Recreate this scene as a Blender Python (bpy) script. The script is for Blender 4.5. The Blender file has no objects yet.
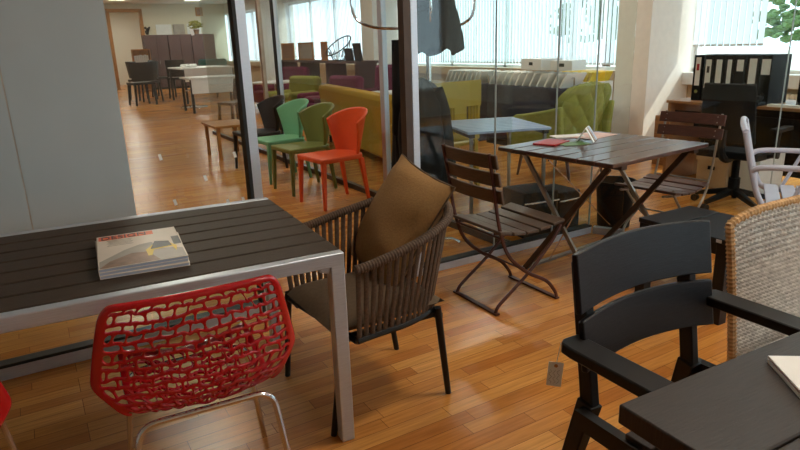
import bpy, bmesh, math, random
from mathutils import Vector, Matrix, Euler, noise
random.seed(7)
S = bpy.context.scene
COL = S.collection
PI = math.pi
R = math.radians

# ------------------------------------------------------------------ materials
def lin(c):
    return tuple((v/12.92 if v <= .04045 else ((v+.055)/1.055)**2.4) for v in [x/255 for x in c])

def mat(name, rgb, rough=.5, metal=0, var=.12, scale=12, stretch=(1,1,1), bump=0, spec=.5, coat=0, emit=0, transl=0):
    m = bpy.data.materials.new(name); m.use_nodes = True
    nt = m.node_tree; b = nt.nodes['Principled BSDF']
    c = lin(rgb)
    tc = nt.nodes.new('ShaderNodeTexCoord'); mp = nt.nodes.new('ShaderNodeMapping')
    mp.inputs['Scale'].default_value = stretch
    nz = nt.nodes.new('ShaderNodeTexNoise'); nz.inputs['Scale'].default_value = scale; nz.inputs['Detail'].default_value = 4
    nt.links.new(tc.outputs['Object'], mp.inputs[0]); nt.links.new(mp.outputs[0], nz.inputs['Vector'])
    rp = nt.nodes.new('ShaderNodeValToRGB')
    rp.color_ramp.elements[0].position = .3; rp.color_ramp.elements[1].position = .7
    rp.color_ramp.elements[0].color = (*[max(0, v*(1-var)) for v in c], 1)
    rp.color_ramp.elements[1].color = (*[min(1, v*(1+var)) for v in c], 1)
    nt.links.new(nz.outputs['Fac'], rp.inputs[0]); nt.links.new(rp.outputs[0], b.inputs['Base Color'])
    b.inputs['Roughness'].default_value = rough; b.inputs['Metallic'].default_value = metal
    b.inputs['Specular IOR Level'].default_value = spec
    b.inputs['Coat Weight'].default_value = coat
    if bump:
        bp = nt.nodes.new('ShaderNodeBump'); bp.inputs['Strength'].default_value = bump; bp.inputs['Distance'].default_value = .004
        nt.links.new(nz.outputs['Fac'], bp.inputs['Height']); nt.links.new(bp.outputs[0], b.inputs['Normal'])
    if emit:
        b.inputs['Emission Color'].default_value = (*c, 1); b.inputs['Emission Strength'].default_value = emit
    if transl:
        tr = nt.nodes.new('ShaderNodeBsdfTranslucent'); tr.inputs[0].default_value = (*c, 1)
        mx = nt.nodes.new('ShaderNodeMixShader'); mx.inputs[0].default_value = transl
        nt.links.new(b.outputs[0], mx.inputs[1]); nt.links.new(tr.outputs[0], mx.inputs[2])
        nt.links.new(mx.outputs[0], nt.nodes['Material Output'].inputs[0])
    return m

def glass_mat(name, tint=(1,1,1), ior=1.35, haze=0.0):
    m = bpy.data.materials.new(name); m.use_nodes = True; nt = m.node_tree
    for n in list(nt.nodes): nt.nodes.remove(n)
    out = nt.nodes.new('ShaderNodeOutputMaterial')
    lw = nt.nodes.new('ShaderNodeLayerWeight'); lw.inputs[0].default_value = .5
    pw_ = nt.nodes.new('ShaderNodeMath'); pw_.operation = 'POWER'; pw_.inputs[1].default_value = 5
    ma = nt.nodes.new('ShaderNodeMath'); ma.operation = 'MULTIPLY_ADD'; ma.inputs[1].default_value = .9; ma.inputs[2].default_value = .035
    t = nt.nodes.new('ShaderNodeBsdfTransparent'); t.inputs[0].default_value = (*tint, 1)
    g = nt.nodes.new('ShaderNodeBsdfGlossy'); g.inputs['Roughness'].default_value = 0.0
    mx = nt.nodes.new('ShaderNodeMixShader')
    nt.links.new(lw.outputs['Facing'], pw_.inputs[0]); nt.links.new(pw_.outputs[0], ma.inputs[0])
    nt.links.new(ma.outputs[0], mx.inputs[0]); nt.links.new(t.outputs[0], mx.inputs[1]); nt.links.new(g.outputs[0], mx.inputs[2])
    nt.links.new(mx.outputs[0], out.inputs[0])
    return m

def parquet():
    m = bpy.data.materials.new('oak_parquet'); m.use_nodes = True; nt = m.node_tree; b = nt.nodes['Principled BSDF']
    tc = nt.nodes.new('ShaderNodeTexCoord')
    br = nt.nodes.new('ShaderNodeTexBrick'); br.offset = .37; br.offset_frequency = 3; br.squash = .8; br.squash_frequency = 2
    br.inputs['Scale'].default_value = 1; br.inputs['Brick Width'].default_value = .62; br.inputs['Row Height'].default_value = .07
    br.inputs['Mortar Size'].default_value = .0012; br.inputs['Mortar Smooth'].default_value = .2; br.inputs['Bias'].default_value = 0
    br.inputs['Color1'].default_value = (0,0,0,1); br.inputs['Color2'].default_value = (1,1,1,1); br.inputs['Mortar'].default_value = (.2,.2,.2,1)
    mp = nt.nodes.new('ShaderNodeMapping'); mp.inputs['Scale'].default_value = (2.2, 34, 1)
    nz = nt.nodes.new('ShaderNodeTexNoise'); nz.inputs['Scale'].default_value = 2.2; nz.inputs['Detail'].default_value = 6
    nt.links.new(tc.outputs['Object'], br.inputs['Vector']); nt.links.new(tc.outputs['Object'], mp.inputs[0]); nt.links.new(mp.outputs[0], nz.inputs['Vector'])
    r1 = nt.nodes.new('ShaderNodeValToRGB')
    e = r1.color_ramp.elements; e[0].color = (*lin((178,112,50)),1); e[1].color = (*lin((214,154,82)),1)
    x = r1.color_ramp.elements.new(.5); x.color = (*lin((198,134,64)),1)
    r2 = nt.nodes.new('ShaderNodeValToRGB'); r2.color_ramp.elements[0].position=.3; r2.color_ramp.elements[1].position=.75
    r2.color_ramp.elements[0].color = (.72,.68,.62,1); r2.color_ramp.elements[1].color = (1.1,1.08,1.05,1)
    mu = nt.nodes.new('ShaderNodeMix'); mu.data_type='RGBA'; mu.blend_type='MULTIPLY'; mu.inputs[0].default_value=1
    nt.links.new(br.outputs['Color'], r1.inputs[0]); nt.links.new(nz.outputs['Fac'], r2.inputs[0])
    nt.links.new(r1.outputs[0], mu.inputs[6]); nt.links.new(r2.outputs[0], mu.inputs[7])
    m2 = nt.nodes.new('ShaderNodeMix'); m2.data_type='RGBA'; m2.blend_type='MIX'
    m2.inputs[7].default_value = (*lin((96,58,28)),1)
    nt.links.new(br.outputs['Fac'], m2.inputs[0]); nt.links.new(mu.outputs[2], m2.inputs[6])
    nt.links.new(m2.outputs[2], b.inputs['Base Color'])
    b.inputs['Roughness'].default_value = .27; b.inputs['Specular IOR Level'].default_value = .34
    return m

def weave_mat(name, c1, c2, sx, sz):
    m = mat(name, c1, .6); return m

M = dict(
 oak=parquet(),
 white_wall=mat('white_plaster', (226,222,212), .85, var=.03),
 cream_wall=mat('cream_plaster', (222,214,190), .85, var=.03),
 beige_wall=mat('beige_plaster', (196,176,146), .85, var=.04),
 ceiling=mat('ceiling_white', (228,226,220), .9, var=.02),
 alu=mat('brushed_aluminium', (196,202,212), .36, .45, var=.08, scale=30, stretch=(1,1,14)),
 alu_x=mat('brushed_aluminium_rim', (190,196,206), .36, .5, var=.1, scale=30, stretch=(.6,14,14)),
 chrome=mat('chrome', (215,215,218), .12, 1, var=.02),
 black_rubber=mat('black_gasket', (18,18,20), .6),
 brown_alu=mat('bronze_frame', (72,56,46), .5, .3),
 grey_panel=mat('grey_lacquered_board', (172,183,187), .22, var=.03, scale=3, coat=.25),
 slat_brown=mat('dark_brown_composite', (66,54,44), .6, spec=.25, var=.22, scale=20, stretch=(1,14,1), bump=.3),
 dark_wood=mat('black_brown_oak', (50,42,38), .45, spec=.3, var=.25, scale=16, stretch=(1,16,1), bump=.15),
 dark_wood_x=mat('black_stained_oak', (22,22,27), .42, spec=.3, var=.3, scale=14, stretch=(1,12,18), bump=.15),
 black_wood=mat('black_painted_wood', (20,18,19), .45, spec=.3, var=.2),
 red=mat('red_glossy_plastic', (176,14,24), .16, var=.05, coat=.5),
 rope=mat('brown_rope', (82,62,46), .75, var=.3, scale=90, bump=.5),
 black_metal=mat('black_metal', (16,15,16), .5, .2),
 cushion=mat('dark_brown_cushion', (92,74,54), .9, var=.12, scale=60, bump=.2),
 tan=mat('tan_linen', (150,114,68), .9, var=.12, scale=120, bump=.25),
 rust=mat('rust_brown_metal', (74,38,28), .42, .3, var=.25),
 teak=mat('weathered_brown_slats', (78,60,46), .5, var=.25, scale=14, stretch=(10,1,10), bump=.15),
 walnut=mat('dark_walnut_slats', (72,40,30), .34, var=.28, scale=14, stretch=(10,1,10), coat=.15),
 walnut_top=mat('dark_walnut_boards', (70,42,34), .3, var=.28, scale=14, stretch=(1,12,1), coat=.2),
 steel=mat('steel_grey', (150,146,140), .35, .9),
 brown_metal=mat('brown_bar', (72,54,42), .45, .4),
 wicker=mat('wicker_white', (226,224,220), .55, var=.25, scale=40),
 wicker_tan=mat('wicker_tan', (186,146,96), .6, var=.3, scale=40),
 paper=mat('paper', (240,240,236), .6, var=.03),
 cover=mat('magazine_cover', (226,214,198), .3, var=.05),
 ink_orange=mat('orange_ink', (236,104,50), .35),
 ink_brown=mat('brown_ink', (142,108,84), .35, var=.3, scale=30),
 ink_dark=mat('dark_ink', (40,36,36), .35),
 ink_yellow=mat('yellow_ink', (226,196,40), .35),
 ink_grey=mat('grey_ink', (168,160,148), .35, var=.15),
 page_blue=mat('bluish_page_edge', (176,186,206), .5, var=.12, scale=200, stretch=(1,1,20)),
 ink_red=mat('red_paper', (176,40,44), .4), ink_green=mat('green_paper', (86,118,60), .4), ink_pink=mat('pink_paper', (226,190,180), .5),
 orange=mat('orange_weave', (226,84,26), .5, var=.08, scale=120, bump=.3),
 olive=mat('olive_weave', (104,112,48), .5, var=.1, scale=120, bump=.3),
 green=mat('green_weave', (104,164,124), .5, var=.1, scale=120, bump=.3),
 black_weave=mat('black_weave', (34,28,26), .5, var=.1, scale=120, bump=.3),
 mustard=mat('mustard_fabric', (176,136,30), .9, var=.1, scale=40),
 lime=mat('lime_quilted', (146,152,74), .85, var=.1, scale=30),
 purple=mat('purple_fabric', (104,24,66), .9, var=.1),
 moss=mat('moss_green_fabric', (128,128,52), .9, var=.1),
 teal=mat('teal_fabric', (34,96,92), .9), pink=mat('magenta_fabric', (190,50,110), .9),
 yellow_pl=mat('yellow_plastic', (176,148,42), .5, var=.08),
 navy=mat('navy_cloth', (34,40,58), .85, var=.2),
 black_cloth=mat('black_cloth', (20,20,23), .95, var=.3),
 blue_grey=mat('blue_grey_slats', (158,178,214), .4, var=.1),
 grey_alu=mat('pale_grey_lacquer', (176,178,194), .4, var=.05),
 white_pl=mat('white_laminate', (230,232,232), .35, var=.03),
 office_black=mat('black_office_plastic', (16,16,18), .6, spec=.2),
 desk_wood=mat('desk_wood', (150,108,70), .45, var=.15, scale=10, stretch=(8,1,8)),
 cab_brown=mat('purple_brown_board', (74,52,52), .6, var=.12, scale=3),
 frame_wood=mat('golden_wood', (176,120,60), .5, var=.15),
 card=mat('cardboard', (206,176,140), .8, var=.06),
 blind=mat('blind_fabric', (236,240,244), .8, var=.03, transl=.7),
 leaf=mat('leaf_green', (92,122,64), .7, var=.4, scale=3), bark=mat('bark', (90,72,54), .9),
 pave=mat('pale_pavement', (176,170,160), .9, var=.1, scale=2),
 radiator=mat('radiator_white', (226,220,200), .4),
 pale_seal=mat('pale_silicone', (190,198,198), .5, var=.03, transl=.5),
 glass=glass_mat('clear_glass', (.93,.97,.96), 1.33),
 lamp=mat('lamp_diffuser', (255,236,206), .5, emit=7),
)

# ------------------------------------------------------------------ mesh builder
class MB:
    def __init__(s): s.bm = bmesh.new()
    def box(s, c, d, rot=None, taper=None):
        r = bmesh.ops.create_cube(s.bm, size=1)
        vs = r['verts']
        for v in vs:
            v.co = Vector((v.co.x*d[0], v.co.y*d[1], v.co.z*d[2]))
            if taper and v.co.z < 0: v.co.x *= taper; v.co.y *= taper
        m = Matrix.Translation(c)
        if rot: m = m @ Euler(rot).to_matrix().to_4x4()
        bmesh.ops.transform(s.bm, matrix=m, verts=vs)
        return s
    def span(s, a, b):
        return s.box([(a[i]+b[i])/2 for i in range(3)], [abs(b[i]-a[i]) for i in range(3)])
    def bar(s, p, q, w, h, side=None, w2=None, h2=None):
        p, q = Vector(p), Vector(q); d = (q-p).normalized()
        a = Vector(side) if side else (Vector((0,0,1)) if abs(d.z) < .9 else Vector((0,1,0)))
        x = (a - d*a.dot(d)).normalized(); y = d.cross(x)
        w2 = w2 or w; h2 = h2 or h
        vs = []
        for c, ww, hh in ((p, w, h), (q, w2, h2)):
            for i, j in ((-1,-1),(1,-1),(1,1),(-1,1)): vs.append(s.bm.verts.new(c + x*i*ww/2 + y*j*hh/2))
        f = s.bm.faces.new
        f(vs[3::-1]); f(vs[4:])
        for i in range(4): f((vs[i], vs[(i+1)%4], vs[4+(i+1)%4], vs[4+i]))
        return s
    def tube(s, pts, r, seg=10, closed=False, flat=None, ref=None):
        P = [Vector(p) for p in pts]; n = len(P); rings = []
        rs = r if isinstance(r, (list, tuple)) else [r]*n
        prev = None
        for i in range(n):
            if closed: t = (P[(i+1)%n]-P[i-1]).normalized()
            else: t = (P[min(i+1,n-1)]-P[max(i-1,0)]).normalized()
            if prev is None:
                a = Vector(ref) if ref else (Vector((0,0,1)) if abs(t.z) < .9 else Vector((1,0,0)))
                x = (a-t*a.dot(t)).normalized()
            else: x = (prev-t*prev.dot(t)).normalized()
            prev = x; y = t.cross(x)
            ring = []
            for k in range(seg):
                a = 2*PI*k/seg
                ring.append(s.bm.verts.new(P[i] + x*math.cos(a)*rs[i] + y*math.sin(a)*rs[i]*(flat or 1)))
            rings.append(ring)
        m = n if closed else n-1
        for i in range(m):
            A, B = rings[i], rings[(i+1)%n]
            for k in range(seg): s.bm.faces.new((A[k], A[(k+1)%seg], B[(k+1)%seg], B[k]))
        if not closed:
            s.bm.faces.new(rings[0][::-1]); s.bm.faces.new(rings[-1])
        return s
    def cyl(s, p, q, r, r2=None, seg=20): return s.tube([p, q], [r, r if r2 is None else r2], seg)
    def lathe(s, prof, seg=32, c=(0,0,0)):
        rings = [[s.bm.verts.new((c[0]+max(r,.0005)*math.cos(2*PI*k/seg), c[1]+max(r,.0005)*math.sin(2*PI*k/seg), c[2]+z)) for k in range(seg)] for r, z in prof]
        for A, B in zip(rings, rings[1:]):
            for k in range(seg): s.bm.faces.new((A[k], A[(k+1)%seg], B[(k+1)%seg], B[k]))
        s.bm.faces.new(rings[0][::-1]); s.bm.faces.new(rings[-1])
        return s
    def grid(s, fn, nu, nv, th=None, wrap=False):
        """surface fn(u,v) -> point ; th thickness (second skin)"""
        g = [[Vector(fn(i/nu, j/nv)) for j in range(nv+1)] for i in range(nu+1)]
        V = [[s.bm.verts.new(p) for p in row] for row in g]
        fs = []
        for i in range(nu):
            for j in range(nv): fs.append(s.bm.faces.new((V[i][j], V[i+1][j], V[i+1][j+1], V[i][j+1])))
        if th:
            s.bm.normal_update()
            W = [[s.bm.verts.new(v.co - v.normal*th) for v in row] for row in V]
            for i in range(nu):
                for j in range(nv): s.bm.faces.new((W[i][j], W[i][j+1], W[i+1][j+1], W[i+1][j]))
            for i in range(nu):
                s.bm.faces.new((V[i+1][0], V[i][0], W[i][0], W[i+1][0])); s.bm.faces.new((V[i][nv], V[i+1][nv], W[i+1][nv], W[i][nv]))
            for j in range(nv):
                s.bm.faces.new((V[0][j], V[0][j+1], W[0][j+1], W[0][j])); s.bm.faces.new((V[nu][j+1], V[nu][j], W[nu][j], W[nu][j+1]))
        return s
    def prism(s, poly, z0, z1):
        a = [s.bm.verts.new((x, y, z0)) for x, y in poly]; b = [s.bm.verts.new((x, y, z1)) for x, y in poly]
        n = len(poly); s.bm.faces.new(a[::-1]); s.bm.faces.new(b)
        for i in range(n): s.bm.faces.new((a[i], a[(i+1)%n], b[(i+1)%n], b[i]))
        return s
    def ball(s, c, r, sub=2, sc=(1,1,1)):
        q = bmesh.ops.create_icosphere(s.bm, subdivisions=sub, radius=r)
        for v in q['verts']: v.co = Vector((v.co.x*sc[0]+c[0], v.co.y*sc[1]+c[1], v.co.z*sc[2]+c[2]))
        return s
    def move(s, m):
        bmesh.ops.transform(s.bm, matrix=m, verts=s.bm.verts[:]); return s
    def build(s, name, m, parent=None, bevel=0, sub=0, smooth=True, loc=None, rot=None, normals=True):
        if normals: bmesh.ops.recalc_face_normals(s.bm, faces=s.bm.faces[:])
        me = bpy.data.meshes.new(name); s.bm.to_mesh(me); s.bm.free()
        if smooth:
            for p in me.polygons: p.use_smooth = True
            me.set_sharp_from_angle(angle=R(38))
        me.materials.append(m)
        o = bpy.data.objects.new(name, me); COL.objects.link(o)
        if parent: o.parent = parent
        if loc: o.location = loc
        if rot: o.rotation_euler = rot
        if bevel:
            md = o.modifiers.new('bevel', 'BEVEL'); md.width = bevel; md.segments = 2; md.limit_method = 'ANGLE'; md.angle_limit = R(40)
        if sub:
            md = o.modifiers.new('subsurf', 'SUBSURF'); md.levels = sub; md.render_levels = sub
        return o

def tag(o, label=None, cat=None, group=None, kind=None):
    if label: o['label'] = label
    if cat: o['category'] = cat
    if group: o['group'] = group
    if kind: o['kind'] = kind
    return o
def thing(name, label, cat, loc=(0,0,0), rz=0, group=None):
    o = bpy.data.objects.new(name, None); COL.objects.link(o); o.empty_display_size = .1
    o.location = loc; o.rotation_euler = (0, 0, rz)
    return tag(o, label, cat, group)
def dup(o, loc, rz, label, parent=None):
    c = o.copy(); COL.objects.link(c)
    if parent is None:
        c.location = loc; c.rotation_euler = (0, 0, rz); c['label'] = label
    else: c.parent = parent
    for ch in [x for x in bpy.data.objects if x.parent == o]: dup(ch, None, None, None, c)
    return c
def struct(o): o['kind'] = 'structure'; return o
def arc(p, steps=6): return p
def bez(a, b, c, n=8):
    a, b, c = Vector(a), Vector(b), Vector(c)
    return [a*(1-t)**2 + b*2*t*(1-t) + c*t*t for t in [i/n for i in range(n+1)]]
def rounded(pts, r, n=5):
    P = [Vector(p) for p in pts]; out = [P[0]]
    for i in range(1, len(P)-1):
        a = P[i] + (P[i-1]-P[i]).normalized()*r; b = P[i] + (P[i+1]-P[i]).normalized()*r
        out += bez(a, P[i], b, n)
    return out + [P[-1]]
def spline(pts, n=8, closed=False):
    P = [Vector(p) for p in pts]; out = []; N = len(P)
    for i in range(N if closed else N-1):
        g = (lambda k: P[k % N]) if closed else (lambda k: P[min(max(k, 0), N-1)])
        p0, p1, p2, p3 = g(i-1), g(i), g(i+1), g(i+2)
        for k in range(n):
            t = k/n
            out.append(.5*((2*p1)+(p2-p0)*t+(2*p0-5*p1+4*p2-p3)*t*t+(3*p1-p0-3*p2+p3)*t**3))
    if not closed: out.append(P[-1])
    return out
def text_mesh(name, body, size, m, parent, loc, rot=(0,0,0), sx=1):
    cu = bpy.data.curves.new('t', 'FONT'); cu.body = body; cu.size = size; cu.extrude = .0004
    t = bpy.data.objects.new('t', cu); COL.objects.link(t)
    bpy.context.view_layer.update()
    me = bpy.data.meshes.new_from_object(t.evaluated_get(bpy.context.evaluated_depsgraph_get()))
    bpy.data.objects.remove(t)
    for v in me.vertices: v.co.x *= sx
    me.materials.clear(); me.materials.append(m)
    o = bpy.data.objects.new(name, me); COL.objects.link(o); o.parent = parent; o.location = loc; o.rotation_euler = rot
    return o

# ------------------------------------------------------------------ room shell
H = 3.2
FX = 7.8
struct(MB().span((-4,-4,-.1), (FX,27,0)).build('floor', M['oak']))
struct(MB().span((-4,-4,H), (FX+.3,27,H+.1)).build('ceiling', M['ceiling']))
struct(MB().span((-4.15,-4,0), (-4,27,H)).build('wall_left', M['white_wall']))
fw0 = MB().span((-4,-4.15,0), (3.2,-4,H)).span((7.2,-4.15,0), (FX,-4,H)).span((3.2,-4.15,0), (7.2,-4,.5)).span((3.2,-4.15,2.8), (7.2,-4,H))
struct(fw0.build('wall_front', M['white_wall']))
t6 = bpy.data.objects.new('window_6', None); COL.objects.link(t6); t6.location = (5.2,-4.08,.5); struct(t6)  # unseen window added behind the camera, sized for cool fill light
f6 = MB()
for x in (-1.97,-.65,.65,1.97): f6.span((x-.035,-.03,0),(x+.035,.03,2.3))
f6.span((-2,-.03,0),(2,.03,.06)).span((-2,-.03,2.24),(2,.03,2.3)).build('frame', M['white_pl'], t6)
MB().span((-2,-.004,.05),(2,.004,2.25)).build('pane', M['glass'], t6)
fw = MB()
DX0, DX1, DZ = 3.32, 4.5, 2.95
fw.span((-4,27,0), (DX0,27.15,H)).span((DX1,27,0), (FX,27.15,H)).span((DX0,27,DZ), (DX1,27.15,H))
struct(fw.build('wall_back', M['cream_wall']))
struct(MB().span((1.5,31,0), (6.5,31.1,H)).build('wall_far', M['white_wall']))
struct(MB().span((1.5,27.15,-.1), (6.5,31,0)).build('floor_far', M['oak']))
struct(MB().span((1.5,27.15,H), (6.5,31,H+.1)).build('ceiling_far', M['ceiling']))
struct(MB().span((1.4,27.15,0), (1.5,31,H)).span((6.5,27.15,0), (6.6,31,H)).build('wall_side', M['cream_wall']))
df = MB()
for x in (DX0, DX1): df.span((x-.06,26.96,0), (x+.06,27.17,DZ))
df.span((DX0-.06,26.96,DZ-.06), (DX1+.06,27.17,DZ+.06))
struct(df.build('trim_1', M['frame_wood']))
SILL, HEAD = .9, 2.75
struct(MB().span((FX,-4,0), (FX+.25,27,SILL)).build('wall_right', M['beige_wall']))
struct(MB().span((FX,-4,HEAD), (FX+.25,27,H)).build('trim_2', M['white_wall']))
PY = [(-1.93,-1.4), (5.4,5.92), (12.7,13.25), (20.05,20.6)]
for i, (a, b) in enumerate(PY):
    struct(MB().span((6.95,a,0), (FX+.25,b,H)).build('wall_pillar' if i == 0 else 'wall_pillar.%03d' % i, M['white_wall']))
WY = [(-4,-1.93), (-1.4,5.4), (5.92,12.7), (13.25,20.05), (20.6,27)]
for i, (a, b) in enumerate(WY):
    t = bpy.data.objects.new('window_%d' % (i+1), None); COL.objects.link(t); t.location = (FX+.12, (a+b)/2, SILL); struct(t)
    L = b-a; hh = HEAD-SILL
    f = MB(); n = max(1, round(L/1.7))
    for k in range(n+1):
        y = -L/2 + L*k/n
        f.span((-.03, max(-L/2, y-.035), 0), (.03, min(L/2, y+.035), hh))
    f.span((-.03,-L/2,0), (.03,L/2,.06)).span((-.03,-L/2,hh-.06), (.03,L/2,hh))
    f.build('frame', M['white_pl'], t)
    MB().span((-.004,-L/2,.05), (.004,L/2,hh-.05)).build('pane', M['glass'], t)
    struct(MB().span((FX-.14,a,SILL-.14), (FX,b,SILL+.02)).build('trim_%d' % (i+3), M['beige_wall'] if i > 1 else M['white_pl'], bevel=.008))

# vertical blinds: every blind hangs in one window
def blind(y0, y1, z0, name_label, ang=-13, step=.085):
    t = thing('vertical_blind', name_label, 'blind', (FX-.09, (y0+y1)/2, z0))
    b = MB(); n = int((y1-y0)/step); L = y1-y0
    for k in range(n):
        y = -L/2+step*(k+.5)
        b.box((0,y,(HEAD-z0)/2), (.003,.089,HEAD-z0), (0,0,R(ang+random.uniform(-3,3))))
    b.build('slats', M['blind'], t, smooth=False)
    MB().span((-.025,-L/2,HEAD-z0), (.025,L/2,HEAD-z0+.05)).build('head_rail', M['white_pl'], t)
    w = MB()
    for k in range(n): w.box((0, -L/2+step*(k+.5), .012), (.006,.085,.026), (0,0,R(ang)))
    w.build('bottom_weights', M['white_pl'], t)
blind(6.0, 12.66, 1.0, 'wide white vertical blind behind the sample racks and lime lounge chair')
blind(13.3, 20.0, 1.1, 'white vertical blind in the far window above the long console')
blind(20.65, 26.6, 1.0, 'white vertical blind in the last window near the back wall')
blind(4.38, 5.36, 1.25, 'narrow vertical blind beside the white pillar above the black binders', -12)

# ------------------------------------------------------------------ glass partitions
GY = 3.136          # front line
def post(par, x, y, w, d, m, side_strip=None, z1=2.6, name='frame_post'):
    o = MB().span((x-w/2,y-d/2,0), (x+w/2,y+d/2,z1)).build(name, m, par, bevel=.003)
    if side_strip is not None:
        MB().span((x+side_strip-.009,y-d/2-.003,0), (x+side_strip+.009,y+d/2+.003,z1)).build('gasket', M['black_rubber'], o)
    return o
# grey board and glass left of the doorway
XJ = -.058
pt = thing('glass_partition', 'left glass partition with large grey board and slanting aluminium post, behind the slatted table', 'glass wall', (0,GY,0))
MB().span((XJ+.003,-.014,.44), (.375,.012,2.6)).build('board', M['grey_panel'], pt)
MB().span((-2.6,-.014,.44), (XJ-.003,.012,2.6)).build('board', M['grey_panel'], pt)
MB().span((XJ-.003,-.0125,.44), (XJ+.003,.010,2.6)).build('joint_strip', M['ink_grey'], pt)
MB().span((-2.6,-.03,0), (.95,.03,.06)).build('floor_rail', M['alu_x'], pt, bevel=.003)
MB().span((-2.6,-.032,.06), (.95,.032,.075)).build('rail_seal', M['black_rubber'], pt)
MB().span((-2.6,-.005,.075), (.37,.005,.438)).build('glass_pane', M['glass'], pt)
MB().span((.38,-.005,.075), (.945,.005,2.6)).build('glass_pane', M['glass'], pt)
post(pt, .975, 0, .05, .06, M['alu'], -.032)
stk = MB()
for x, z in ((.52,.93),(.56,.70),(.86,.62),(.9,.66),(.82,.66),(.88,.9),(.74,1.5),(.72,.80)):
    stk.box((x,-.0062,z), (.014,.001,.03), (0,R(-12),0))
stk.build('glass_stickers', M['paper'], pt)
# front glass wall
fg = thing('glass_wall', 'front glass wall of three panes with floor rail behind bistro table', 'glass wall', (0,GY,0))
post(fg, 1.965, 0, .045, .06, M['alu'])
MB().span((1.895,-.03,0), (1.94,.03,2.6)).build('bronze_post', M['brown_alu'], fg)
xs = [1.99, 2.585, 3.12, 3.50]
for k in range(3): MB().span((xs[k]+.002,-.005,.05), (xs[k+1]-.002,.005,2.6)).build('glass_pane', M['glass'], fg)
for x in xs[1:]: MB().span((x-.0025,-.006,.05), (x+.0025,.006,2.6)).build('pane_seal', M['pale_seal'], fg)
MB().span((1.99,-.03,0), (3.50,.03,.05)).build('floor_rail', M['alu_x'], fg, bevel=.003)
MB().span((1.99,-.031,.05), (3.50,.031,.062)).build('rail_seal', M['black_rubber'], fg)
fin = thing('glass_return', 'short angled glass fin at the right end of the front glass wall', 'glass panel', (3.52,GY-.03,0), R(-62))
MB().span((.02,-.005,.05), (.20,.005,2.6)).build('pane', M['glass'], fin)
MB().span((0,-.025,0), (.22,.025,.05)).build('rail', M['alu_x'], fin)
# side glass wall beside the coloured chairs
SX = 2.77
sg = thing('glass_wall', 'side glass wall running into the distance behind the coloured woven chairs', 'glass wall', (SX,0,0))
ys = [GY+.05, 4.90, 6.45, 7.50, 8.08, 9.6, 11.0]
for k in range(6): MB().span((-.005,ys[k]+.004,.05), (.005,ys[k+1]-.004,2.6)).build('glass_pane', M['glass'], sg)
MB().span((-.025,ys[0],0), (.025,ys[-1],.05)).build('floor_rail', M['brown_alu'], sg)
post(sg, 0, 4.90, .05, .07, M['alu'])
post(sg, 0, 7.50, .05, .06, M['alu'], -.034)
post(sg, 0, 8.08, .05, .06, mat('champagne_profile', (176,156,138), .4, .8))
# glass screen in front of the office corner at right
GX = 4.52
gs = thing('glass_screen', 'frameless glass screen of two panes before the binder desk at right', 'glass wall', (GX,0,0))
MB().span((-.005,2.39,0), (.005,3.0,2.6)).build('glass_pane', M['glass'], gs)
MB().span((-.005,.9,0), (.005,2.384,2.6)).build('glass_pane', M['glass'], gs)
MB().span((-.006,2.385,0), (.006,2.389,2.6)).build('pane_seal', M['pale_seal'], gs)

# ------------------------------------------------------------------ left table and things on it
def e2(rz, x, y, o): c, s = math.cos(rz), math.sin(rz); return (o[0]+c*x-s*y, o[1]+s*x+c*y)
LTR = R(-3.5)
lt = thing('garden_table', 'brown slatted table with brushed aluminium frame at left, magazines on top', 'table', (-.116,2.37,0), LTR)
LX, LY = 1.0, .48
f = MB()
for y in (-LY+.02, LY-.02): f.box((0,y,.716), (2*LX,.04,.048))
for x in (-LX+.02, LX-.02): f.box((x,0,.708), (.04,2*LY-.08,.03))
f.build('frame', M['alu_x'], lt, bevel=.004)
for sx in (-1,1):
    for sy in (-1,1):
        l = MB().box((sx*(LX-.0255),sy*(LY-.0255),.352), (.05,.05,.704))
        l.bar((sx*(LX-.05),sy*(LY-.0255),.68), (sx*(LX-.085),sy*(LY-.0255),.693), .03,.03)
        l.build('leg', M['alu'], lt, bevel=.004)
for k in range(7):
    y = -LY+.042 + (2*LY-.084)*(k+.5)/7
    MB().box((.002,y,.73), (2*LX-.004,(2*LY-.084)/7-.014,.02)).build('slat', M['slat_brown'], lt, bevel=.003)
for x in (-.5,.3): MB().box((x,0,.708), (.04,2*LY-.1,.02)).build('cross_bar', M['black_metal'], lt)

def magazine(name, label, loc, rz, w, d, h, group=None):
    t = thing(name, label, 'magazine', loc, rz, group)
    MB().box((0,0,h/2), (w-.004,d-.004,h-.002)).build('pages', M['page_blue'], t)
    MB().box((0,0,h-.0007), (w,d,.0014)).box((-w/2+.0006,0,h/2), (.0012,d,h)).box((0,0,.0007), (w,d,.0014)).build('cover', M['cover'], t)
    return t
mc = (.262,2.226); mrz = R(-5)
magazine('magazine', 'lowest magazine of the pile of three on the left table', (mc[0]+.006,mc[1]-.004,.74), mrz-R(1.5), .27, .39, .011, 'design magazines on the left table')
magazine('magazine', 'middle magazine of the pile of three on the left table', (mc[0]-.003,mc[1]+.002,.751), mrz+R(1), .27, .39, .011, 'design magazines on the left table')
tm = magazine('magazine', 'top magazine with orange DESIGN title on the left table pile', (mc[0],mc[1],.762), mrz, .27, .39, .011, 'design magazines on the left table')
def flat(poly, name, m, par, z=.0112, dz=.0003): return MB().prism(poly, z, z+dz).build(name, m, par, smooth=False)
flat([(-.128,.135),(.055,.135),(.055,.185),(-.128,.185)], 'title_band', M['ink_orange'], tm)
text_mesh('title', 'DESIGN', .062, M['ink_dark'], tm, (-.122,.139,.0118), sx=.72)
flat([(-.13,-.19),(-.13,-.12),(-.05,-.02),(.0,.02),(.04,.03),(.06,-.06),(.13,-.09),(.13,-.19)], 'cover_picture', M['ink_grey'], tm)
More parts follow.
